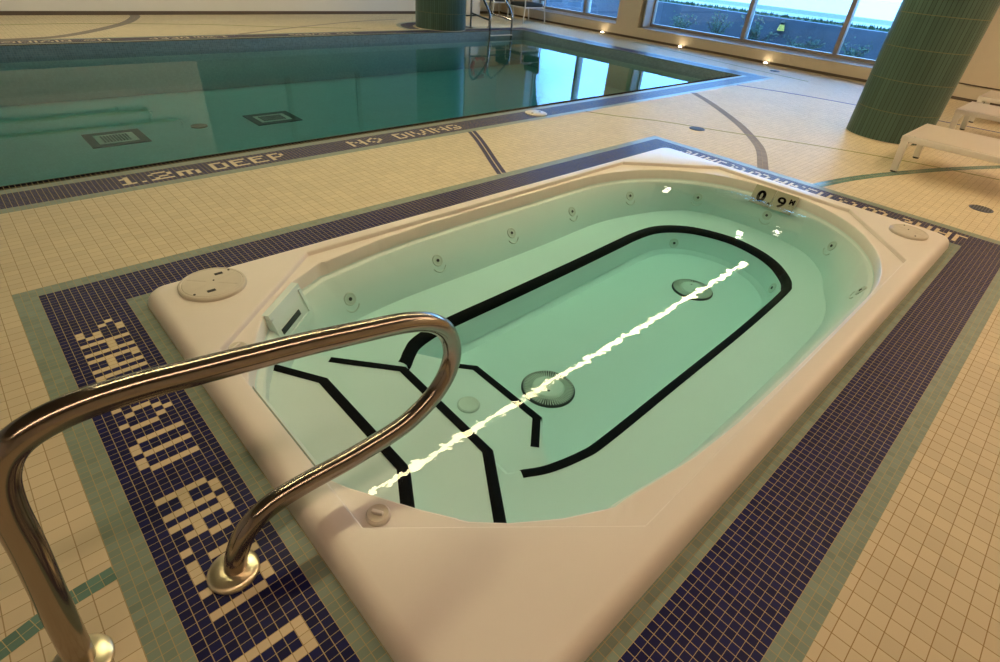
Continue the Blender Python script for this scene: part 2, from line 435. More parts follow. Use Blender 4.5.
ribbon(M_BLUET, [(9.20, 1.03), (9.36, .6), (9.515, .151), (9.661, -.527), (9.80, -1.3), (9.9, -2.4)], .06, ntile=2)
ribbon(M_TEALT, [(5.28, -1.665), (5.774, -1.779), (6.328, -1.961), (7.1, -2.27), (7.813, -2.61), (8.5, -2.98)], .09)
ribbon(M_TEALT, [(0, -1.750), (-.12, -1.762), (-.21, -1.787), (-.30, -1.81), (-.6, -1.88), (-1.2, -2.05)], .05)
ribbon(M_OLIVE, [(11.72, 4.8), (11.568, 3.993), (11.30, 2.6), (11.13, 1.6), (11.0, .6)], .05, ntile=1)
ribbon(M_BROWNT, [(12.2, .75), (11.9, .1), (11.5, -.5)], .05, ntile=1)
ribbon(M_GREYT, [(.45, PBF), (.97, PBF + .02), (1.464, 7.45), (2.0, 7.95), (2.598, 8.731), (2.937, 9.476), (3.0, 9.85)], .16)
ribbon(M_BROWNT, [(3.9, PBF), (5.295, 7.936), (6.684, 8.504), (8.1, 8.86)], .07, ntile=1)
ribbon(M_OLIVE, [(.2, 8.55), (.957, 8.66), (1.966, 8.72), (3.684, 8.44), (4.9, 8.0), (6.4, 7.6)], .05, ntile=1)
# dark mosaic ring at the foot of the far column
def ringfloor(mt, cx, cy, r0, r1, z, seg=48):
    for k in range(seg):
        a, b = 2 * PI * k / seg, 2 * PI * (k + 1) / seg
        if min(cy + r1 * math.sin(a), cy + r1 * math.sin(b)) < PBF - .02: continue
        f = fb.faces.new([fb.verts.new((cx + r * math.cos(t), cy + r * math.sin(t), z)) for r, t in ((r0, a), (r1, a), (r1, b), (r0, b))])
        f.material_index = FI[mt.name]
        for lp, uvv in zip(f.loops, ((k * 2, 0), (k * 2, 10), (k * 2 + 2, 10), (k * 2 + 2, 0))): lp[fuv].uv = uvv
LC = (8.27, 7.45); RC = (8.034, -1.447)
ringfloor(M_NAVY, LC[0], LC[1], .60, .86, .0016); ringfloor(M_SAGE, LC[0], LC[1], .86, .95, .0016)
struct(obj('floor', fb, FLOORM))

# ------------------------------------------------------------------ room shell
def uvbox(name, quads, mats, kind=True, parent=None):
    """quads: (corner list of 4, material index, uv list)"""
    bm = bmesh.new(); lay = bm.loops.layers.uv.new('UVMap')
    for cs, mi, uvs in quads:
        f = bm.faces.new([bm.verts.new(c) for c in cs]); f.material_index = mi
        for lp, t in zip(f.loops, uvs): lp[lay].uv = t
    o = obj(name, bm, mats, parent)
    if kind: struct(o)
    return o
def slabx(bm, x0, x1, y0, y1, z0, z1, mi=0): box(bm, x0, x1, y0, y1, z0, z1, mi)
# far wall: pale tiled wall on the left, darker panel with two pilasters further right
bm = bmesh.new()
box(bm, X0, 3.87, YF, YF + .15, .95, H, 0); box(bm, X0, XW + .6, YF, YF + .15, 0, .45, 1); box(bm, X0, 3.87, YF, YF + .15, .45, .95, 4); box(bm, 3.87, 11.0, YF, YF + .15, .45, .95, 5); box(bm, 11.0, XW + .6, YF, YF + .15, .45, .95, 1)
box(bm, 3.87, 11.0, YF + .02, YF + .15, .95, H, 2); box(bm, 11.0, XW + .6, YF, YF + .15, .95, H, 0)
for x in (5.7, 7.5): box(bm, x - .06, x + .06, YF - .01, YF + .15, .95, H, 3)
struct(obj('wall_far', bm, [M_FARUP, M_WALLLOW, M_WALLDARK, M_SKIRT, M_FARMID, M_TEALLO]))
bm = boxbm(X0, XW, YF - .015, YF, .0, .06); struct(obj('baseboard_far', bm, M_SKIRT))
bm = boxbm(X0 - .15, X0, Y0, YF, -.0, H); struct(obj('wall_left', bm, M_PAINT))
bm = boxbm(X0, XW + .6, Y0 - .15, Y0, 0, H); struct(obj('wall_near', bm, M_PAINT))
bm = boxbm(X0, XW + .6, Y0, YF, H, H + .12); struct(obj('ceiling', bm, M_CEIL))
# window wall
WZ0, WZ1, XF = .27, 2.75, XW + .30
W1 = (5.75, 8.62); W2 = (-.35, 5.02)
bm = bmesh.new()
box(bm, XW, XW + .5, Y0, YF, -.05, .235)
box(bm, XW, XW + .5, Y0, W2[0], .235, H); box(bm, XW, XW + .5, W1[1], YF, .235, H)
box(bm, XW, XW + .5, 5.13, W1[0], .235, H); box(bm, XW + .16, XW + .5, W2[1], 5.13, .235, H)
box(bm, XW, XW + .5, W2[0], W2[1], WZ1, H); box(bm, XW, XW + .5, W1[0], W1[1], WZ1, H)
struct(obj('wall_right', bm, M_PAINT))
bm = bmesh.new(); box(bm, XW - .012, XW, Y0, YF, 0, .045); struct(obj('baseboard_right', bm, M_SKIRT))
bm = boxbm(XW - .015, XW + .002, Y0, W2[0], .232, .25); struct(obj('trim_1', bm, M_SKIRT))
def window(n, y0, y1, mull):
    bm = bmesh.new()
    fw = .06
    box(bm, XF, XF + .10, y0, y1, WZ0, WZ0 + fw); box(bm, XF, XF + .10, y0, y1, WZ1 - fw, WZ1)
    box(bm, XF, XF + .10, y0, y0 + fw, WZ0 + fw, WZ1 - fw); box(bm, XF, XF + .10, y1 - fw, y1, WZ0 + fw, WZ1 - fw)
    fr = struct(obj('window_%d' % n, bm, M_FRAME))
    mb = bmesh.new(); box(mb, XW + .02, XF - .002, y1 - .03, y1 - .001, WZ0, WZ1 - fw); obj('jamb', mb, M_FRAMEL, fr)
    for yy in mull:
        mb = bmesh.new(); box(mb, XF - .02, XF + .12, yy - .04, yy + .04, WZ0 + fw, WZ1 - fw); obj('mullion', mb, M_FRAME, fr)
        mb = bmesh.new(); box(mb, XF + .12, XF + .24, yy + .0, yy + .06, WZ0 + fw, WZ1 - fw); obj('mullion_fin', mb, M_FRAMEL, fr)
    e = [y0 + fw] + [q for yy in mull for q in (yy - .04, yy + .04)] + [y1 - fw]
    for a, b in zip(e[::2], e[1::2]):
        mb = bmesh.new(); box(mb, XF + .045, XF + .055, a, b, WZ0 + fw, WZ1 - fw); obj('pane', mb, M_GLASS, fr)
    # sloping tiled sill
    mb = bmesh.new(); lay = mb.loops.layers.uv.new('UVMap')
    f = mb.faces.new([mb.verts.new(c) for c in ((XW - .01, y0, .238), (XF + .02, y0, WZ0), (XF + .02, y1, WZ0), (XW - .01, y1, .238))])
    for lp in f.loops: lp[lay].uv = (lp.vert.co.x * 6.6, lp.vert.co.y * 6.6)
    bmesh.ops.solidify(mb, geom=mb.faces[:], thickness=.012)
    obj('sill', mb, M_SILL, fr)
    return fr
window(1, W1[0], W1[1], [7.0])
window(2, W2[0], W2[1], [2.70, .83])

# ------------------------------------------------------------------ swimming pool
pool = thing('swimming_pool', 'large teal rectangular swimming pool behind the hot tub', 'pool', (3.5, 4.2, 0))
PZ, PWZ = -.70, -.14
bm = bmesh.new(); lay = bm.loops.layers.uv.new('UVMap')
def pq(cs, mi, uv):
    f = bm.faces.new([bm.verts.new(c) for c in cs]); f.material_index = mi
    for lp, t in zip(f.loops, uv): lp[lay].uv = t
def wallq(a, b, z0, z1, mi):
    ln = (Vector(b) - Vector(a)).length
    pq([(a[0], a[1], z0), (b[0], b[1], z0), (b[0], b[1], z1), (a[0], a[1], z1)], mi, [(0, z0 / S), (ln / U, z0 / S), (ln / U, z1 / S), (0, z1 / S)])
c4 = [(X0, PY0), (PX1, PY0), (PX1, PY1), (X0, PY1)]
for i in range(4):
    a, b = c4[i], c4[(i + 1) % 4]
    wallq(a, b, PWZ - .05, 0, 0); wallq(a, b, PZ, PWZ - .05, 1)
pq([(X0, PY0, PZ), (PX1, PY0, PZ), (PX1, PY1, PZ), (X0, PY1, PZ)], 1, [(X0 / U, PY0 / S), (PX1 / U, PY0 / S), (PX1 / U, PY1 / S), (X0 / U, PY1 / S)])
obj('basin', bm, [M_POOLBAND, M_POOL], pool)
bm = boxbm(X0 - .05, PX1 + .004, PY0 - .004, PY1 + .004, PZ - .02, PWZ)
obj('water', bm, M_POOLWATER, pool)
def main_drain(x0, x1, y0, y1, fr):
    bm = bmesh.new(); w = .09
    for a, b, c, d in ((x0, x1, y0, y0 + w), (x0, x1, y1 - w, y1), (x0, x0 + w, y0 + w, y1 - w), (x1 - w, x1, y0 + w, y1 - w)): box(bm, a, b, c, d, PZ, PZ + .012)
    d = obj('main_drain', bm, M_DARK, fr)
    bm = bmesh.new(); box(bm, x0 + w, x1 - w, y0 + w, y1 - w, PZ, PZ + .006, 0)
    xm0, xm1, ym0, ym1 = x0 + w + .06, x1 - w - .06, y0 + w + .07, y1 - w - .07
    nb = 9
    for k in range(nb):
        xx = xm0 + (xm1 - xm0) * k / nb; box(bm, xx, xx + (xm1 - xm0) / nb * .55, ym0, ym1, PZ + .006, PZ + .014, 1)
    obj('grate', bm, [M_GRATE2, M_DARK], d)
main_drain(1.03, 1.62, 4.46, 5.03, pool); main_drain(2.93, 3.55, 4.53, 5.07, pool)
bm = bmesh.new(); lathe(bm, [(.10, 0), (.10, .01), (.06, .016)], 28, Matrix.Translation((2.28, 4.84, PZ))); obj('floor_inlet', bm, M_SKIRT, pool, True)

# ladder
lad = thing('pool_ladder', 'stainless steel pool ladder at the far corner of the pool', 'ladder', (9.3, 7.1, 0))
for nm, x, xd in (('rail', 9.12, 9.02), ('rail', 9.78, 9.58)):
    bm = bmesh.new()
    path = catmull([(xd, 7.33, .0), (xd, 7.33, .35), (xd, 7.32, .62), (xd + .01, 7.24, .74), (xd + .03, 7.12, .72), (x - .02, 6.94, .48), (x, 6.82, .30), (x, 6.80, .12), (x, 6.80, -.25), (x, 6.80, -.62)], 6)
    tube(bm, path, .021, 12); obj(nm, bm, M_CHROME, lad, True)
    bm = bmesh.new(); tube(bm, [(xd, 7.33, .29), (x, 6.82, .21)], .018, 10); obj('brace', bm, M_CHROME, lad, True)
    bm = bmesh.new(); lathe(bm, [(.05, 0), (.05, .008), (.03, .018)], 20, Matrix.Translation((xd, 7.33, 0))); obj('flange', bm, M_CHROME, lad, True)
for z in (-.07, -.36):
    bm = bmesh.new(); box(bm, 9.12, 9.78, 6.75, 6.83, z - .02, z, 0, .004); obj('tread', bm, M_WHITE, lad)

# ------------------------------------------------------------------ columns
def column(cx, cy, r, label):
    t = thing('column', label, 'column', (cx, cy, 0))
    bm = bmesh.new(); lay = bm.loops.layers.uv.new('UVMap'); seg = 96; nt = round(2 * PI * r / .042)
    zs = [k * .31 for k in range(0, 10)] + [H]
    rings = [[bm.verts.new((cx + r * math.cos(2 * PI * k / seg), cy + r * math.sin(2 * PI * k / seg), z)) for k in range(seg)] for z in zs]
    for j, (a, b) in enumerate(zip(rings, rings[1:])):
        for k in range(seg):
            f = bm.faces.new((a[k], a[(k + 1) % seg], b[(k + 1) % seg], b[k])); f.smooth = True
            for lp, t2 in zip(f.loops, ((k / seg * nt, j), ((k + 1) / seg * nt, j), ((k + 1) / seg * nt, j + 1), (k / seg * nt, j + 1))): lp[lay].uv = t2
    obj('shaft', bm, M_COLUMN, t)
    bm = bmesh.new(); lathe(bm, [(r + .004, 0), (r + .004, .008)], 64, Matrix.Translation((cx, cy, 0))); obj('base_joint', bm, M_PAINT, t)
    return t
column(RC[0], RC[1], .422, 'thick green tiled column standing beside the white loungers on the right')
column(LC[0], LC[1], .537, 'dark green tiled column on the far side of the pool beside the ladder')

# ------------------------------------------------------------------ hot tub shell
TC = Vector((2.62, -1.56))
def star(poly, angs):
    out = []; P = [Vector((x, y)) - TC for x, y in poly]; n = len(P)
    for a in angs:
        d = Vector((math.cos(a), math.sin(a))); best = None
        for i in range(n):
            p, q = P[i], P[(i + 1) % n]; e = q - p
            den = d.x * e.y - d.y * e.x
            if abs(den) < 1e-12: continue
            t = (p.x * e.y - p.y * e.x) / den; s = (p.x * d.y - p.y * d.x) / den
            if t > 0 and -1e-7 <= s <= 1 + 1e-7 and (best is None or t > best): best = t
        out.append(TC + d * best)
    return out
def rrect(x0, x1, y0, y1, r, n=8):
    P = []
    for cx, cy, a0 in ((x1 - r, y1 - r, 0), (x0 + r, y1 - r, 90), (x0 + r, y0 + r, 180), (x1 - r, y0 + r, 270)):
        for k in range(n + 1):
            a = math.radians(a0 + 90 * k / n); P.append((cx + r * math.cos(a), cy + r * math.sin(a)))
    return P
def inset(poly, d):
    """offset a ccw polygon inwards by d (negative = outwards)"""
    n = len(poly); out = []
    P = [Vector(q) for q in poly]
    for i in range(n):
        a, b, c = P[i - 1], P[i], P[(i + 1) % n]
        e1 = (b - a).normalized(); e2 = (c - b).normalized()
        n1 = Vector((-e1.y, e1.x)); n2 = Vector((-e2.y, e2.x))
        k = n1 + n2; k = k / max(k.length_squared, .2) * 2
        out.append(tuple(b + k * d))
    return out
BX0, BX1, BY0, BY1 = .439, 4.85, -2.743, -.378
OCT = ccw([(1.20, -.482), (4.06, -.470), (4.735, -1.012), (4.712, -2.092), (4.085, -2.626), (1.20, -2.636), (.556, -2.10), (.554, -1.037)])
half = [(.558, .0), (.558, .28), (.60, .375), (.66, .475), (.725, .585), (.79, .680), (.80, .703), (.90, .795), (1.04, .892), (1.225, .985), (1.245, .975), (1.6, 1.033), (1.9, 1.054), (2.3, 1.06), (2.9, 1.061), (3.4, 1.06)]
for k in range(1, 25):
    a = PI / 2 * (1 - k / 24); half.append((3.4 + 1.30 * abs(math.cos(a)) ** .94, 1.06 * abs(math.sin(a)) ** .94))
YC = -1.557
BAS = [(x, YC + y) for x, y in half] + [(x, YC - y) for x, y in reversed(half[1:-1])]
BAS = ccw(BAS)
SBK = ccw([(t.x, t.y) for t in catmull([(.64, -1.56, 0), (.66, -1.25, 0), (.9, -.95, 0), (1.2, -.76, 0), (1.6, -.70, 0), (2.2, -.70, 0), (2.9, -.695, 0), (3.55, -.68, 0), (4.02, -.77, 0), (4.33, -.89, 0), (4.53, -1.07, 0), (4.61, -1.5, 0), (4.53, -1.92, 0), (4.3, -2.16, 0), (4.0, -2.30, 0), (3.7, -2.42, 0), (3.3, -2.47, 0), (2.3, -2.48, 0), (1.5, -2.46, 0), (1.15, -2.38, 0), (.9, -2.2, 0), (.66, -1.9, 0)], 5, True)])
SO = [(1.20, -1.19), (1.296, -1.168), (1.375, -1.105), (1.475, -1.046), (1.70, -1.008), (2.2, -.998), (2.85, -.982), (3.40, -.962), (3.64, -.955), (3.88, -.977), (4.062, -1.064), (4.204, -1.220), (4.288, -1.484), (4.254, -1.729), (4.16, -1.913), (4.01, -2.060), (3.89, -2.128), (3.74, -2.158), (3.1, -2.185), (2.312, -2.196), (1.71, -2.204), (1.55, -2.192), (1.378, -2.148), (1.271, -2.094), (1.20, -2.06)]
SOC = [(t.x, t.y) for t in catmull([(x, y, 0) for x, y in SO], 6)]
SO_CL = ccw(SOC)
SED = inset(SO_CL, .045); SED2 = inset(SO_CL, .052); SFL = inset(SO_CL, .095); SFL2 = inset(SO_CL, .135)
angs = sorted(set([round(2 * PI * k / 420, 6) for k in range(420)] +
    [round(math.atan2(y - TC.y, x - TC.x) % (2 * PI), 6) for poly in (OCT, rrect(BX0, BX1, BY0, BY1, .08), BAS[::2]) for x, y in poly]))
RIM = .07
rings = [
    (rrect(BX0 - .002, BX1 + .002, BY0 - .002, BY1 + .002, .08), -.01), (rrect(BX0, BX1, BY0, BY1, .08), .012),
    (rrect(BX0 + .006, BX1 - .006, BY0 + .006, BY1 - .006, .08), .034), (rrect(BX0 + .014, BX1 - .014, BY0 + .014, BY1 - .014, .08), .050),
    (rrect(BX0 + .026, BX1 - .026, BY0 + .026, BY1 - .026, .075), .062), (rrect(BX0 + .042, BX1 - .042, BY0 + .042, BY1 - .042, .07), .0685),
    (rrect(BX0 + .058, BX1 - .058, BY0 + .058, BY1 - .058, .06), RIM), (inset(OCT, -.010), RIM), (inset(OCT, -.003), RIM - .001), (inset(OCT, .001), RIM - .005),
    (inset(OCT, .004), .0445), ('ledge', .044),
    (inset(BAS, -.002), .0435), (inset(BAS, .003), .041), (inset(BAS, .006), .034), (inset(BAS, .012), -.028), (inset(BAS, .018), -.036), (inset(BAS, .040), -.042), (inset(BAS, .048), -.05),
    ('mid', -.17), ('mid2', -.25), (SBK, -.285), (inset(SBK, .04), -.29), (SO_CL, -.29), (inset(SO_CL, .03), -.29), (SED, -.297), (SED2, -.312), (inset(SO_CL, .055), -.335), (SFL, -.455), (SFL2, -.48)]
b0 = star(inset(BAS, .048), angs); b1 = star(SBK, angs); o6 = star(inset(OCT, .004), angs); bb = star(inset(BAS, -.002), angs)
bm = bmesh.new(); RV = []
for poly, z in rings:
    if poly == 'mid': pts = [a.lerp(b, .55) for a, b in zip(b0, b1)]
    elif poly == 'mid2': pts = [a.lerp(b, .88) for a, b in zip(b0, b1)]
    elif poly == 'ledge': pts = [a.lerp(b, .12) if (a - TC).length > (b - TC).length + .012 else b.lerp(a, .3) for a, b in zip(o6, bb)]
    else: pts = star(poly, angs)
    RV.append([bm.verts.new((p.x, p.y, z)) for p in pts])
# keep each lower ring inside the one above it where outlines nearly touch
for i in range(11, len(RV)):
    for a, b in zip(RV[i - 1], RV[i]):
        da = (Vector(a.co[:2]) - TC).length; db = (Vector(b.co[:2]) - TC).length
        if db > da - .0006:
            q = TC + (Vector(b.co[:2]) - TC) * ((da - .0006) / db); b.co.x, b.co.y = q
for a, b in zip(RV, RV[1:]):
    n = len(a)
    for k in range(n): bm.faces.new((a[k], a[(k + 1) % n], b[(k + 1) % n], b[k]))
bm.faces.new(RV[-1])
tub = thing('hot_tub', 'long white moulded hot tub full of turquoise water in the tiled floor', 'hot tub', (TC.x, TC.y, 0))
shell_bvh_src = bm.copy()
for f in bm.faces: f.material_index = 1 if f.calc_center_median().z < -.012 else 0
obj('shell', bm, [M_GELCOAT, M_WATERTINT], tub, True, 24)

# steps
def step(poly, z, nose, half_w=.022):
    poly = ccw(poly)
    bm = bmesh.new(); hi, lo = prism(bm, poly, -.5, z)
    top = [e for e in bm.edges if all(abs(v.co.z - z) < 1e-6 for v in e.verts)]
    bmesh.ops.bevel(bm, geom=top, offset=.012, segments=3, affect='EDGES', profile=.5)
    for f in bm.faces:
        shell_bvh_src.faces.new([shell_bvh_src.verts.new(v.co) for v in f.verts])
    st = obj('step', bm, M_WATERTINT, tub, True, 40)
    # black non-slip stripe wrapped over the nosing
    bm = bmesh.new(); P = [Vector((x, y, 0)) for x, y in nose]
    prev = None; c = Vector((.4, -1.56, 0))
    for i, q in enumerate(P):
        d1 = (q - P[i - 1]).normalized() if i else None; d2 = (P[i + 1] - q).normalized() if i + 1 < len(P) else None
        def nr(d):
            n = Vector((-d.y, d.x, 0)); return n if n.dot(q - c) > 0 else -n
        if d1 and d2: n = nr(d1) + nr(d2); n = n / n.length_squared * 2
        else: n = nr(d1 or d2)
        cur = [bm.verts.new(q - n * .047 + Vector((0, 0, z + .0015))), bm.verts.new(q - n * .010 + Vector((0, 0, z + .0015))),
               bm.verts.new(q - n * .002 + Vector((0, 0, z - .0035))), bm.verts.new(q + n * .0015 + Vector((0, 0, z - .012))), bm.verts.new(q + n * .0015 + Vector((0, 0, z - .03)))]
        if prev:
            for k in range(4): bm.faces.new((prev[k], cur[k], cur[k + 1], prev[k + 1]))
        prev = cur
    obj('stripe', bm, M_BLACK, st, True, 60)
step([(.62, -.85), (.871, -1.278), (.862, -1.89), (.65, -2.26), (.47, -2.26), (.47, -.85)], -.09, [(.700, -.987), (.871, -1.278), (.862, -1.89), (.745, -2.095), (.69, -2.19)])
step([(.72, -.69), (1.248, -1.309), (1.221, -1.957), (.86, -2.487), (.5, -2.487), (.5, -.69)], -.20, [(1.012, -1.032), (1.248, -1.309), (1.221, -1.957), (.93, -2.384)])
step([(1.36, -.99), (1.571, -1.33), (1.632, -1.40), (1.622, -1.878), (1.474, -2.008), (1.36, -2.20), (1.1, -2.20), (1.1, -.99)], -.33, [(1.540, -1.28), (1.571, -1.33), (1.632, -1.40), (1.622, -1.878), (1.474, -2.008)])
# stripe round the seat edge
bm = bmesh.new(); secs = []
for off, z in ((-.001, -.2885), (.03, -.2885), (.0462, -.2945), (.0540, -.311), (.0578, -.328)):
    P = inset(SO_CL, off)[6:-6]; secs.append([bm.verts.new((x, y, z)) for x, y in P])
for a, b in zip(secs, secs[1:]):
    for k in range(len(a) - 1): bm.faces.new((a[k], b[k], b[k + 1], a[k + 1]))
obj('seat_stripe', bm, M_BLACK, tub, True, 60)
# water: closed body a hair outside the basin wall
bm = bmesh.new(); prism(bm, inset(BAS, -.006), -.62, -.01); obj('water', bm, M_TUBWATER, tub)

shell_bvh_src.normal_update()
bvh = BVHTree.FromBMesh(shell_bvh_src)
def hit(px, py):
    loc, nrm, idx, dist = bvh.ray_cast(CAM, pixdir(px, py))
    if loc is None: loc = at(px, py, -.2); nrm = Vector((0, 0, 1))
    if nrm.dot(CAM - loc) < 0: nrm = -nrm
    return loc, nrm
def frame_at(loc, n):
    up = Vector((0, 0, 1)); y = (up - n * up.dot(n))
    if y.length < .05: y = Vector((0, 1, 0)) - n * n.y
    y.normalize(); x = y.cross(n)
    return Matrix(((x.x, y.x, n.x, loc.x), (x.y, y.y, n.y, loc.y), (x.z, y.z, n.z, loc.z), (0, 0, 0, 1)))
def jet(px, py, s=1., lip=True):
    loc, n = hit(px, py); Mx = frame_at(loc, n)
    bm = bmesh.new()
    lathe(bm, [(.038 * s, -.004), (.038 * s, .003), (.034 * s, .006), (.029 * s, .004), (.020 * s, .003), (.012 * s, .005)], 24, Mx)
    if lip:
        arc = [Mx @ Vector((.050 * s * math.cos(a), -.022 * s + .052 * s * math.sin(a), .001)) for a in [math.radians(205 + 130 * k / 14) for k in range(15)]]
        tube(bm, arc, .0045, 8)
    j = obj('jet', bm, M_JET, tub, True, 40)
    bm = bmesh.new(); lathe(bm, [(.0105 * s, .002), (.0105 * s, .0075), (.006 * s, .009)], 12, Mx); obj('nozzle', bm, M_DARK, j, True)
for q in ((350, 299), (437.5, 260.5), (511.5, 233), (572, 211.5), (630, 195.8), (698, 197.3), (767, 215.3), (832, 246), (861, 290.5)): jet(*q)
for q in ((674, 243), (772.5, 288)): jet(*q, s=1.05, lip=False)
# two round suction drains in the floor
def drain(px, py):
    c = at(px, py, -.48); r = .148; Mx = Matrix.Translation(c)
    bm = bmesh.new(); lathe(bm, [(r, 0), (r, .006), (r - .006, .012), (r - .016, .012), (r - .02, .006)], 48, Mx); d = obj('floor_drain', bm, M_DARK, tub, True)
    bm = bmesh.new()
    for k in range(60):
        a = 2 * PI * k / 60; Rm = Mx @ Matrix.Rotation(a, 4, 'Z')
        vs = box(bm, .086, r - .008, -.0022, .0022, .004, .016)
        for v in vs: v.co = Rm @ v.co
    obj('grating', bm, M_GRATE2, d)
    bm = bmesh.new(); lathe(bm, [(.088, 0), (.088, .016), (.080, .022), (.02, .024)], 40, Mx); cc = obj('centre_plate', bm, M_GRATE, d, True)
    for sx in (-.04, .04):
        bm = bmesh.new(); lathe(bm, [(.006, .02), (.006, .0255)], 10, Mx @ Matrix.Translation((sx * .7, sx * .7, 0))); obj('screw', bm, M_DARK, cc)
drain(548, 389); drain(692, 290)
c = at(463, 409, -.33); bm = bmesh.new(); lathe(bm, [(.055, 0), (.055, .006), (.048, .010), (.035, .006)], 28, Matrix.Translation((1.40, -1.60, -.33))); obj('round_fitting', bm, M_JET, tub, True)

# skimmer set into the chamfer by the steps
a2, b2 = Vector((.800, -.893, 0)), Vector((1.030, -.704, 0)); ex = (b2 - a2).normalized(); en = Vector((ex.y, -ex.x, 0)); ln = (b2 - a2).length
SM = Matrix(((ex.x, 0, en.x, a2.x), (ex.y, 0, en.y, a2.y), (0, 1, 0, 0), (0, 0, 0, 1)))
def sbox(bm, x0, x1, z0, z1, d0, d1, mi=0):
    vs = box(bm, x0, x1, z0, z1, d0, d1, mi)
    for v in vs:
        v.co.z += (.044 - v.co.y) * .34 - .004
        v.co = SM @ v.co
bm = bmesh.new()
sbox(bm, 0, ln, .022, .0445, -.02, .012); sbox(bm, 0, .018, -.13, .018, -.02, .014); sbox(bm, ln - .022, ln, -.13, .018, -.02, .014); sbox(bm, .018, ln - .022, -.13, -.098, -.02, .014)
sk = obj('skimmer', bm, M_WATERTINT, tub)
bm = bmesh.new(); sbox(bm, .018, ln - .022, -.098, .018, -.02, .007); obj('weir_flap', bm, M_WATERTINT, sk)
bm = bmesh.new(); sbox(bm, .035, ln - .085, -.075, -.050, .0, .010); obj('slot', bm, M_DARK, sk)

# round equipment lids on two corners of the rim
def lid(cx, cy, r, name, holes):
    Mx = Matrix.Translation((cx, cy, RIM))
    bm = bmesh.new(); lathe(bm, [(r, -.002), (r, .014), (r - .006, .019), (r - .014, .0195), (r - .016, .017), (r - .02, .0195), (.01, .020)], 56, Mx)
    for k in range(6):
        a = PI * k / 3 + .3
        vs = box(bm, .03, r - .03, -.001, .001, .0195, .0207)
        for v in vs: v.co = (Mx @ Matrix.Rotation(a, 4, 'Z')) @ v.co
    o = obj(name, bm, M_COVER, tub, True, 30)
    for sx, sy in holes:
        bm = boxbm(cx + sx - .018, cx + sx + .018, cy + sy - .009, cy + sy + .009, RIM + .018, RIM + .0215); obj('finger_hole', bm, M_DARK, o)
    for t in (0.6, 0.6 + PI):
        bm = bmesh.new(); lathe(bm, [(.005, .019), (.005, .0225)], 10, Mx @ Matrix.Translation(((r - .025) * math.cos(t), (r - .025) * math.sin(t), 0))); obj('screw', bm, M_DARK, o)
    bm = bmesh.new(); lathe(bm, [(.004, .019), (.004, .0225)], 8, Mx @ Matrix.Translation((.01, .01, 0))); obj('screw', bm, M_DARK, o)
lid(.702, -.548, .146, 'skimmer_lid', [(-.03, -.075), (.05, .06)])
lid(4.592, -2.510, .118, 'equipment_lid', [])
# air control knobs in two corners of the ledge
for x, y, rot in ((.612, -1.055, .5), (.618, -2.082, -1.0)):
    Mx = Matrix.Translation((x, y, .044)) @ Matrix.Rotation(rot, 4, 'Z')
    bm = bmesh.new(); lathe(bm, [(.036, 0), (.036, .012), (.031, .018), (.022, .015), (.018, .015)], 32, Mx); k = obj('air_control', bm, M_COVER, tub, True, 30)
    bm = bmesh.new(); vs = box(bm, -.020, .016, -.006, .006, .013, .026, 0, .003)
    for v in bm.verts: v.co = Mx @ v.co
    obj('knob_grip', bm, M_GELCOAT, k)

# depth marker on the basin wall at the far end
SX = [(-1.392, -1.560), (-1.566, -1.738)]
sg = None
top, bot = Vector((4.668, 0, .046)), Vector((4.612, 0, -.088))
upv = (top - bot).normalized(); nv = Vector((0, -1, 0)).cross(upv)
bm = bmesh.new()
for ya, yb in SX:
    cs = [bot + Vector((0, ya, 0)), bot + Vector((0, yb, 0)), top + Vector((0, yb, 0)), top + Vector((0, ya, 0))]
    f1 = [bm.verts.new(q + nv * .004) for q in cs]; f0 = [bm.verts.new(q - nv * .004) for q in cs]
    bm.faces.new(f1); bm.faces.new(list(reversed(f0)))
    for k in range(4): bm.faces.new((f0[k], f0[(k + 1) % 4], f1[(k + 1) % 4], f1[k]))
sg = obj('depth_sign', bm, M_SIGN, tub)
def lettering(body, size, yw, zoff, bold, parent, sx=1.):
    cu = bpy.data.curves.new('digits', 'FONT'); cu.body = body; cu.size = size; cu.offset = bold; cu.extrude = .0008; cu.align_x = 'CENTER'
    to = bpy.data.objects.new('digits_source', cu); COL.objects.link(to)
    dg = bpy.context.evaluated_depsgraph_get(); me = bpy.data.meshes.new_from_object(to.evaluated_get(dg))
    bpy.data.objects.remove(to); bpy.data.curves.remove(cu)
    o = bpy.data.objects.new('digit', me); COL.objects.link(o); me.materials.clear(); me.materials.append(M_BLACK)
    base = bot + upv * zoff + nv * .0052
    Mx = Matrix(((0, upv.x, nv.x, base.x), (-1 * sx, upv.y, nv.y, yw), (0, upv.z, nv.z, base.z), (0, 0, 0, 1)))
    me.transform(Mx); o.parent = parent; o.matrix_parent_inverse = parent_world(parent).inverted(); return o
lettering('0', .115, -1.468, .030, .0055, sg, 1.15); lettering('.', .09, -1.545, .028, .003, sg)
lettering('9', .115, -1.632, .030, .0024, sg, 1.25); lettering('M', .052, -1.708, .078, .003, sg)

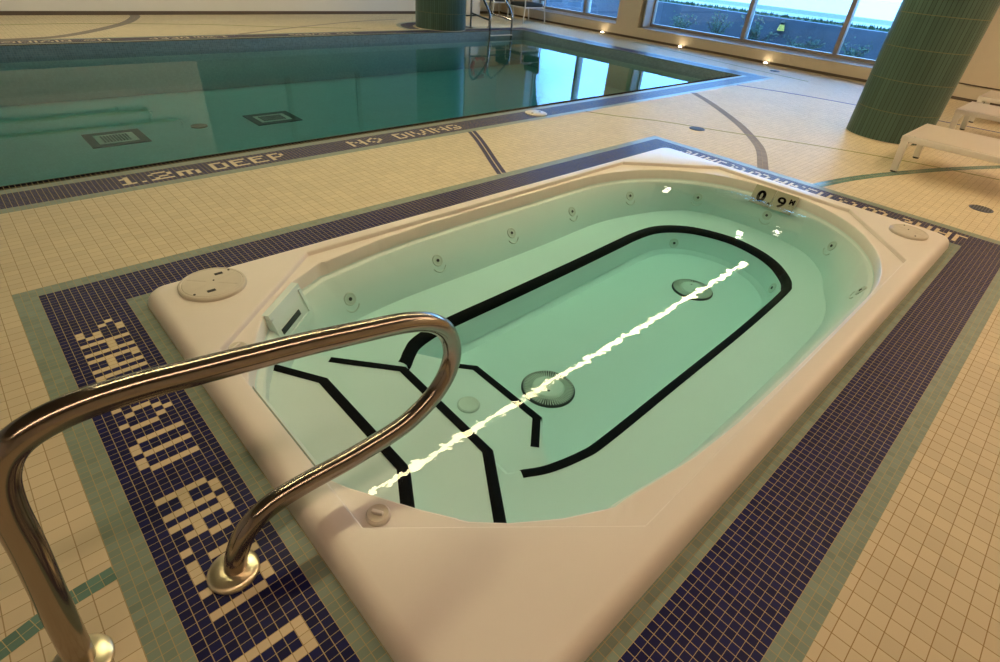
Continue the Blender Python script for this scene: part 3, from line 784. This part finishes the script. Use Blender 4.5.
# ------------------------------------------------------------------ handrail
RY = -1.95
hr = thing('handrail', 'brushed steel looped handrail beside the hot tub steps', 'handrail', (.07, RY, 0))
pts = [(-.112, -.004), (-.090, .20), (-.064, .42), (-.051, .55), (-.030, .630), (.012, .681), (.088, .703), (.19, .701), (.315, .683), (.53, .649), (.70, .616), (.83, .588), (.915, .552), (.972, .495), (.997, .415), (.983, .338), (.935, .272), (.865, .226), (.78, .198), (.62, .186), (.47, .188), (.375, .178), (.305, .138), (.262, .070), (.240, -.004)]
bm = bmesh.new(); tube(bm, catmull([(x, RY, z) for x, z in pts], 7), .0295, 24); obj('tube', bm, M_STEEL, hr, True, 60)
for x in (-.114, .238):
    bm = bmesh.new(); lathe(bm, [(.066, 0), (.067, .005), (.064, .011), (.054, .015), (.038, .017), (.0302, .018)], 40, Matrix.Translation((x, RY, 0)))
    obj('flange', bm, M_BRASS, hr, True, 50)

# ------------------------------------------------------------------ small fittings in the floor
def round_drain(x, y, r, label, name='floor_drain', grp=None):
    t = thing(name, label, 'drain', (x, y, 0), grp); Mx = Matrix.Translation((x, y, .001))
    bm = bmesh.new(); lathe(bm, [(r, 0), (r, .004), (r - .008, .006)], 28, Mx); obj('rim', bm, M_DRAINRIM, t, True)
    bm = bmesh.new()
    for k in range(-3, 4):
        yy = k * r * .24; hx = math.sqrt(max(r * r * .72 - yy * yy, 0)); 
        if hx > .01: box(bm, x - hx, x + hx, y + yy - .006, y + yy + .006, .0065, .009)
    obj('slots', bm, M_BLUET if False else M_DARK, t)
round_drain(5.998, -.091, .085, 'round dark floor drain in the tiles behind the far corner of the hot tub')
round_drain(6.005, -2.738, .085, 'round dark floor drain in front of the nearest white lounger')
round_drain(11.45, 1.39, .09, 'small dark floor drain near the window wall past the pool corner')
t = thing('deck_lid', 'small round cream lid set in the navy band of the pool edge', 'lid', (4.775, 1.232, 0)); Mx = Matrix.Translation((4.775, 1.232, .0005))
bm = bmesh.new(); lathe(bm, [(.125, 0), (.125, .006), (.115, .010), (.02, .011)], 36, Mx); obj('cover', bm, M_COVER, t, True)
for sx in (-.06, .06):
    bm = bmesh.new(); lathe(bm, [(.014, .009), (.014, .0125)], 12, Mx @ Matrix.Translation((sx, 0, 0))); obj('finger_hole', bm, M_DARK, t)
for yy, w in ((6.05, 'left of three under the first window'), (3.87, 'middle of three under the large window'), (1.90, 'right of three below the yellow lantern')):
    t = thing('floor_light', 'small floor light at the window wall, ' + w, 'light', (12.17, yy, 0), 'floor lights along the window wall'); Mx = Matrix.Translation((12.17, yy, .001))
    bm = bmesh.new(); lathe(bm, [(.055, 0), (.055, .012), (.045, .02), (.040, .018)], 24, Mx); obj('housing', bm, M_WHITE, t, True)
    bm = bmesh.new(); lathe(bm, [(.040, .016), (.03, .030), (.012, .036)], 20, Mx); obj('lens', bm, M_UP, t, True)

# ------------------------------------------------------------------ loungers
def lounger(x0, x1, yend, label):
    t = thing('sun_lounger', label, 'sun lounger', ((x0 + x1) / 2, yend - .95, 0), 'white loungers by the green column')
    z = .33; y0, y1 = yend - 1.95, yend
    bm = bmesh.new()
    for xx in (x0, x1 - .045): box(bm, xx, xx + .045, y0, y1, z - .05, z, 0, .008)
    for yy in (y0, y1 - .045): box(bm, x0 + .045, x1 - .045, yy, yy + .045, z - .05, z, 0, .008)
    obj('frame', bm, M_LOUNGE, t, True, 40)
    bm = bmesh.new(); nx, ny = 8, 20; g = {}
    for i in range(nx + 1):
        for j in range(ny + 1):
            u, v = i / nx, j / ny
            g[i, j] = bm.verts.new((x0 + .012 + u * (x1 - x0 - .024), y0 + .012 + v * (1.95 - .024), z + .006 - .010 * math.sin(PI * u) * math.sin(PI * v)))
    for i in range(nx):
        for j in range(ny): bm.faces.new((g[i, j], g[i + 1, j], g[i + 1, j + 1], g[i, j + 1]))
    bmesh.ops.solidify(bm, geom=bm.faces[:], thickness=.008)
    obj('sling', bm, M_SLING, t, True)
    for xx in (x0 + .022, x1 - .022):
        for yy, dy in ((y1 - .03, -.035), (y0 + .03, .035)):
            bm = bmesh.new(); box(bm, xx - .022, xx + .022, yy - .03, yy + .03, .012, z - .004, 0, .006)
            for v in bm.verts: v.co.y += dy * (z - v.co.z) / z
            lg = obj('leg', bm, M_LOUNGE, t, True, 40)
            bm = bmesh.new(); lathe(bm, [(.028, 0), (.028, .014)], 12, Matrix.Translation((xx, yy + dy, 0))); obj('foot', bm, M_FOOT, lg)
    for yy in (y1 - .03, y0 + .03):
        bm = bmesh.new(); tube(bm, [(x0 + .03, yy, .16), (x1 - .03, yy, .26)], .014, 8); obj('brace', bm, M_LOUNGE, t, True)
    return t
lg = lounger(6.43, 7.28, -1.89, 'white flat sun lounger nearest the hot tub, in front of the green column')
dup(lg, (2.27, .0, 0), 'white flat sun lounger, the middle one of three in a row')
dup(lg, (3.80, .03, 0), 'white flat sun lounger, the farthest of three in a row, nearest the wall')

# ------------------------------------------------------------------ chairs, bin, ring, pole
def chair(cx, cy, label):
    t = thing('armchair', label, 'chair', (cx, cy, 0), 'white metal chairs under the first window')
    hx, hy = .40, .29
    for sx, sy in ((-1, -1), (-1, 1), (1, -1), (1, 1)):
        bm = bmesh.new(); x = cx + sx * hx; y = cy + sy * hy
        path = [(x, y, .004), (x - sx * .03, y, .40)] if sx < 0 else [(x, y, .004), (x - .06, y, .40), (x - .02, y, .92)]
        tube(bm, catmull(path, 5), .016, 10); obj('leg', bm, M_WHITE, t, True)
    for sy in (-1, 1):
        bm = bmesh.new(); tube(bm, catmull([(cx - hx + .03, cy + sy * hy, .38), (cx - hx + .05, cy + sy * hy, .60), (cx, cy + sy * hy, .63), (cx + hx - .05, cy + sy * hy, .62)], 6), .015, 8); obj('armrest', bm, M_WHITE, t, True)
    bm = bmesh.new(); box(bm, cx - hx + .02, cx + hx - .07, cy - hy + .01, cy + hy - .01, .33, .36, 0, .008)
    obj('seat', bm, M_WHITE, t)
    bm = bmesh.new(); box(bm, cx - hx + .04, cx + hx - .09, cy - hy + .03, cy + hy - .03, .36, .44, 0, .025); obj('cushion', bm, M_CUSHION, t, True)
    bm = bmesh.new(); vs = box(bm, cx + hx - .09, cx + hx - .045, cy - hy + .02, cy + hy - .02, .50, .92, 0, .015)
    for v in bm.verts: v.co.x += (v.co.z - .5) * .09
    obj('backrest', bm, M_CUSHION, t, True)
    return t
ch = chair(11.52, 8.05, 'white metal chair with dark cushion, the one nearer the pool under the window')
dup(ch, (.06, 1.22, 0), 'white metal chair with dark cushion, the one in the far corner behind the ladder')
t = thing('storage_bin', 'pale box standing at the far wall behind the pool ladder', 'bin', (10.75, 9.45, 0))
bm = bmesh.new(); box(bm, 10.52, 10.98, 9.24, 9.68, .03, .62, 0, .02); obj('body', bm, M_WHITE, t, True)
bm = bmesh.new(); box(bm, 10.50, 11.0, 9.22, 9.70, .625, .68, 0, .015); obj('lid', bm, M_WHITE, t, True)
bm = bmesh.new(); box(bm, 10.54, 10.96, 9.26, 9.66, .0, .03); obj('base', bm, M_DARK, t)
t = thing('life_ring', 'red life ring hung on the far wall, seen reflected in the pool', 'life ring', (11.46, YF - .06, 1.07))
bm = bmesh.new(); c0 = Vector((11.46, YF - .06, 1.07))
tube(bm, [c0 + Vector((.27 * math.cos(a), 0, .27 * math.sin(a))) for a in [2 * PI * k / 40 for k in range(41)]], .055, 12); obj('ring', bm, M_RING, t, True)
for k in range(4):
    a0 = PI / 4 + k * PI / 2
    bm = bmesh.new(); tube(bm, [c0 + Vector((.27 * math.cos(a), 0, .27 * math.sin(a))) for a in (a0 - .12, a0, a0 + .12)], .058, 12); obj('band', bm, M_WHITE, t, True)
for z, xa, xb, lb in ((1.54, -.8, 3.25, 'upper'), (1.30, -.8, 2.75, 'lower')):
    t = thing('rescue_pole', 'long olive rescue pole on the far wall, %s of two reflected in pool' % lb, 'pole', (1.2, YF - .05, z))
    bm = bmesh.new(); tube(bm, [(xa, YF - .05, z), (xb, YF - .05, z + .04)], .028, 10); obj('shaft', bm, M_LEAF if False else pbr('pole_' + lb, (.30, .30, .08), .5), t, True)
    bm = bmesh.new(); tube(bm, catmull([(xb, YF - .05, z + .04), (xb + .06, YF - .06, z + .10), (xb + .03, YF - .06, z + .18)], 5), .02, 8); obj('hook', bm, M_CHROME, t, True)
    for bx in (xa + .4, xb - .5):
        bm = boxbm(bx - .02, bx + .02, YF - .08, YF - .002, z - .05, z - .0); obj('bracket', bm, M_CHROME, t)

# ------------------------------------------------------------------ lamps
def linear(y, x0, x1, w, mt, label):
    t = thing('linear_light', label, 'ceiling light', ((x0 + x1) / 2, y, H))
    bm = bmesh.new(); box(bm, x0 - .02, x1 + .02, y - w / 2 - .02, y + w / 2 + .02, H - .02, H - .001); obj('housing', bm, M_WHITE, t)
    bm = bmesh.new(); box(bm, x0, x1, y - w / 2, y + w / 2, H - .032, H - .0205); obj('diffuser', bm, mt, t)
linear(.11,   .3, 9.85, .062, M_LAMP, 'long linear ceiling light mirrored as a white streak in the hot tub')
linear(-3.15, -2.4, 11.5, .085, M_LAMP2, 'long linear ceiling light above the near deck behind the camera')
linear(-4.7, 5.5, 11.6, .085, M_FILL_LOUNGE, 'added fill strip on the ceiling beside the white loungers')  # unseen strip, added to brighten the lounger side of the room
linear(7.3, -1.0, 11.3, .10, M_FILL_FAR, 'added fill strip on the ceiling over the far side of the pool')  # unseen strip, added to bring more light to the far deck
for x, y, w in ((12.0, 3.18, 'mirrored in the hot tub near its far left rim'), (11.9, .36, 'mirrored in the hot tub below the depth marker'), (11.06, .82, 'mirrored at the far bend of the black stripe')):
    t = thing('downlight', 'round ceiling downlight ' + w, 'ceiling light', (x, y, H), 'downlights near the window wall'); Mx = Matrix.Translation((x, y, H - .012))
    bm = bmesh.new(); lathe(bm, [(.10, 0), (.10, .011)], 28, Mx); obj('trim_ring', bm, M_WHITE, t)
    bm = bmesh.new(); lathe(bm, [(.07, -.006), (.075, -.001)], 24, Mx); obj('lens', bm, M_DOWN, t)

# ------------------------------------------------------------------ outside
def atx(px, py, x):
    d = pixdir(px, py); return CAM + d * ((x - CAM.x) / d.x)
RX, RZ = 15.5, .62
xs = [at(752, y, RZ).x for y in (13.3, 10.2, 4.6)]
bm = boxbm(RX, RX + .25, -30, 40, -.4, RZ); struct(obj('trim_2', bm, M_CONC_BLUECAST))
bm = boxbm(XW + .5, RX, -30, 40, -.4, -.05); struct(obj('trim_3', bm, M_CONC_BLUECAST))
bm = bmesh.new(); gx0, gx1 = RX + .25, max(xs[0], RX + .6)
box(bm, gx0, gx1, -30, 40, RZ - .3, RZ + .01, 0)
for k in range(1400):
    x = random.uniform(gx0, gx1); y = random.uniform(-4, 16); h = random.uniform(.03, .11); dx = random.uniform(-.03, .03)
    bm.faces.new([bm.verts.new(q) for q in ((x, y - .02, RZ + .01), (x, y + .02, RZ + .01), (x + dx, y, RZ + h))])
g = obj('grass', bm, M_GRASS); g['kind'] = 'stuff'; tag(g, 'strip of grass on top of the concrete wall outside', 'grass')
bm = boxbm(gx1, gx1 + max(xs[1] - xs[0], .4), -30, 40, RZ - .3, RZ + .04); k1 = gx1 + max(xs[1] - xs[0], .4); struct(obj('trim_4', bm, M_KERB))
bm = boxbm(k1, k1 + max(xs[2] - xs[1], 1.5), -40, 50, RZ - .3, RZ); k2 = k1 + max(xs[2] - xs[1], 1.5); struct(obj('trim_5', bm, M_ROAD))
bm = boxbm(k2, k2 + 30, -60, 80, RZ - .3, RZ + .02); struct(obj('trim_6', bm, M_PAVE))
def shrub(px, py, hgt, seed, label):
    rnd = random.Random(seed); b = atx(px, py, 14.9); b.z = -.05
    t = thing('shrub', label, 'shrub', b, 'shrubs in front of the concrete wall outside')
    bm = bmesh.new(); lf = bmesh.new()
    for k in range(11):
        a = rnd.uniform(0, 2 * PI); sp = rnd.uniform(.1, .42); hh = hgt * rnd.uniform(.6, 1.05)
        P = catmull([b, b + Vector((sp * .3 * math.cos(a), sp * .5 * math.sin(a), hh * .5)), b + Vector((sp * .7 * math.cos(a), sp * 1.2 * math.sin(a), hh))], 4)
        tube(bm, P, .007, 5)
        for q in P[3:]:
            for _ in range(5):
                c = q + Vector([rnd.gauss(0, .05) for _ in range(3)]); u = Vector([rnd.gauss(0, 1) for _ in range(3)]).normalized() * .035; v = u.orthogonal().normalized() * .018
                lf.faces.new([lf.verts.new(w) for w in (c - u, c + v, c + u, c - v)])
    obj('stems', bm, M_TWIG, t); obj('foliage', lf, M_LEAF, t)
shrub(680, 26, .45, 1, 'small dark shrub outside, at the left end of the large window')
shrub(716, 33, .62, 2, 'bushy dark shrub outside, left of the first mullion of the large window')
shrub(757, 36, .60, 3, 'dark shrub outside, just right of the first mullion of the large window')
shrub(800, 46, .35, 4, 'low dark shrub outside, right of the yellow lantern')
shrub(852, 58, .40, 5, 'low dark shrub outside, next to the green column')
q = atx(782, 25.5, RX - .05)
t = thing('wall_lantern', 'small yellow lantern with a black cap on the concrete wall outside', 'lantern', q); Mx = Matrix.Translation(q)
bm = bmesh.new(); lathe(bm, [(.085, -.11), (.065, -.02), (.05, .02)], 16, Mx); obj('body', bm, M_YELLOW, t, True)
bm = bmesh.new(); lathe(bm, [(.055, .02), (.06, .06), (.03, .10)], 16, Mx); obj('cap', bm, M_DARK, t, True)
bm = boxbm(q.x + .02, RX + .01, q.y - .02, q.y + .02, q.z - .03, q.z + .0); obj('bracket', bm, M_DARK, t)

# ------------------------------------------------------------------ sky and portals
w = bpy.data.worlds.new('sky'); scene.world = w; w.use_nodes = True; nt = w.node_tree; nt.nodes.clear()
out = nt.nodes.new('ShaderNodeOutputWorld'); bg = nt.nodes.new('ShaderNodeBackground'); nt.links.new(bg.outputs[0], out.inputs[0])
tc = nt.nodes.new('ShaderNodeTexCoord'); nz = nt.nodes.new('ShaderNodeTexNoise'); nz.inputs['Scale'].default_value = 3.2; nz.inputs['Detail'].default_value = 5
nt.links.new(tc.outputs['Generated'], nz.inputs['Vector'])
rp = nt.nodes.new('ShaderNodeValToRGB'); rp.color_ramp.elements[0].position = .42; rp.color_ramp.elements[1].position = .68
rp.color_ramp.elements[0].color = (.15, .45, 1., 1); rp.color_ramp.elements[1].color = (.36, .70, 1.15, 1)
nt.links.new(nz.outputs['Fac'], rp.inputs[0]); nt.links.new(rp.outputs[0], bg.inputs[0]); bg.inputs[1].default_value = 8.5
for n, (y0, y1) in enumerate((W1, W2)):
    ld = bpy.data.lights.new('daylight_portal', 'AREA'); ld.shape = 'RECTANGLE'; ld.size = WZ1 - WZ0; ld.size_y = y1 - y0; ld.cycles.is_portal = True
    lo = bpy.data.objects.new('daylight_portal', ld); COL.objects.link(lo); lo.location = (XW + .56, (y0 + y1) / 2, (WZ0 + WZ1) / 2); lo.rotation_euler = (0, PI / 2, 0)

# ------------------------------------------------------------------ view
vs = scene.view_settings
vs.view_transform = 'Standard'; vs.look = 'None'; vs.gamma = 1; vs.use_curve_mapping = False; vs.exposure = 0.15
cy = scene.cycles
cy.max_bounces = 10; cy.transparent_max_bounces = 16; cy.glossy_bounces = 6; cy.diffuse_bounces = 5; cy.transmission_bounces = 6
cy.caustics_reflective = False; cy.caustics_refractive = False; cy.sample_clamp_indirect = 6; cy.use_denoising = True
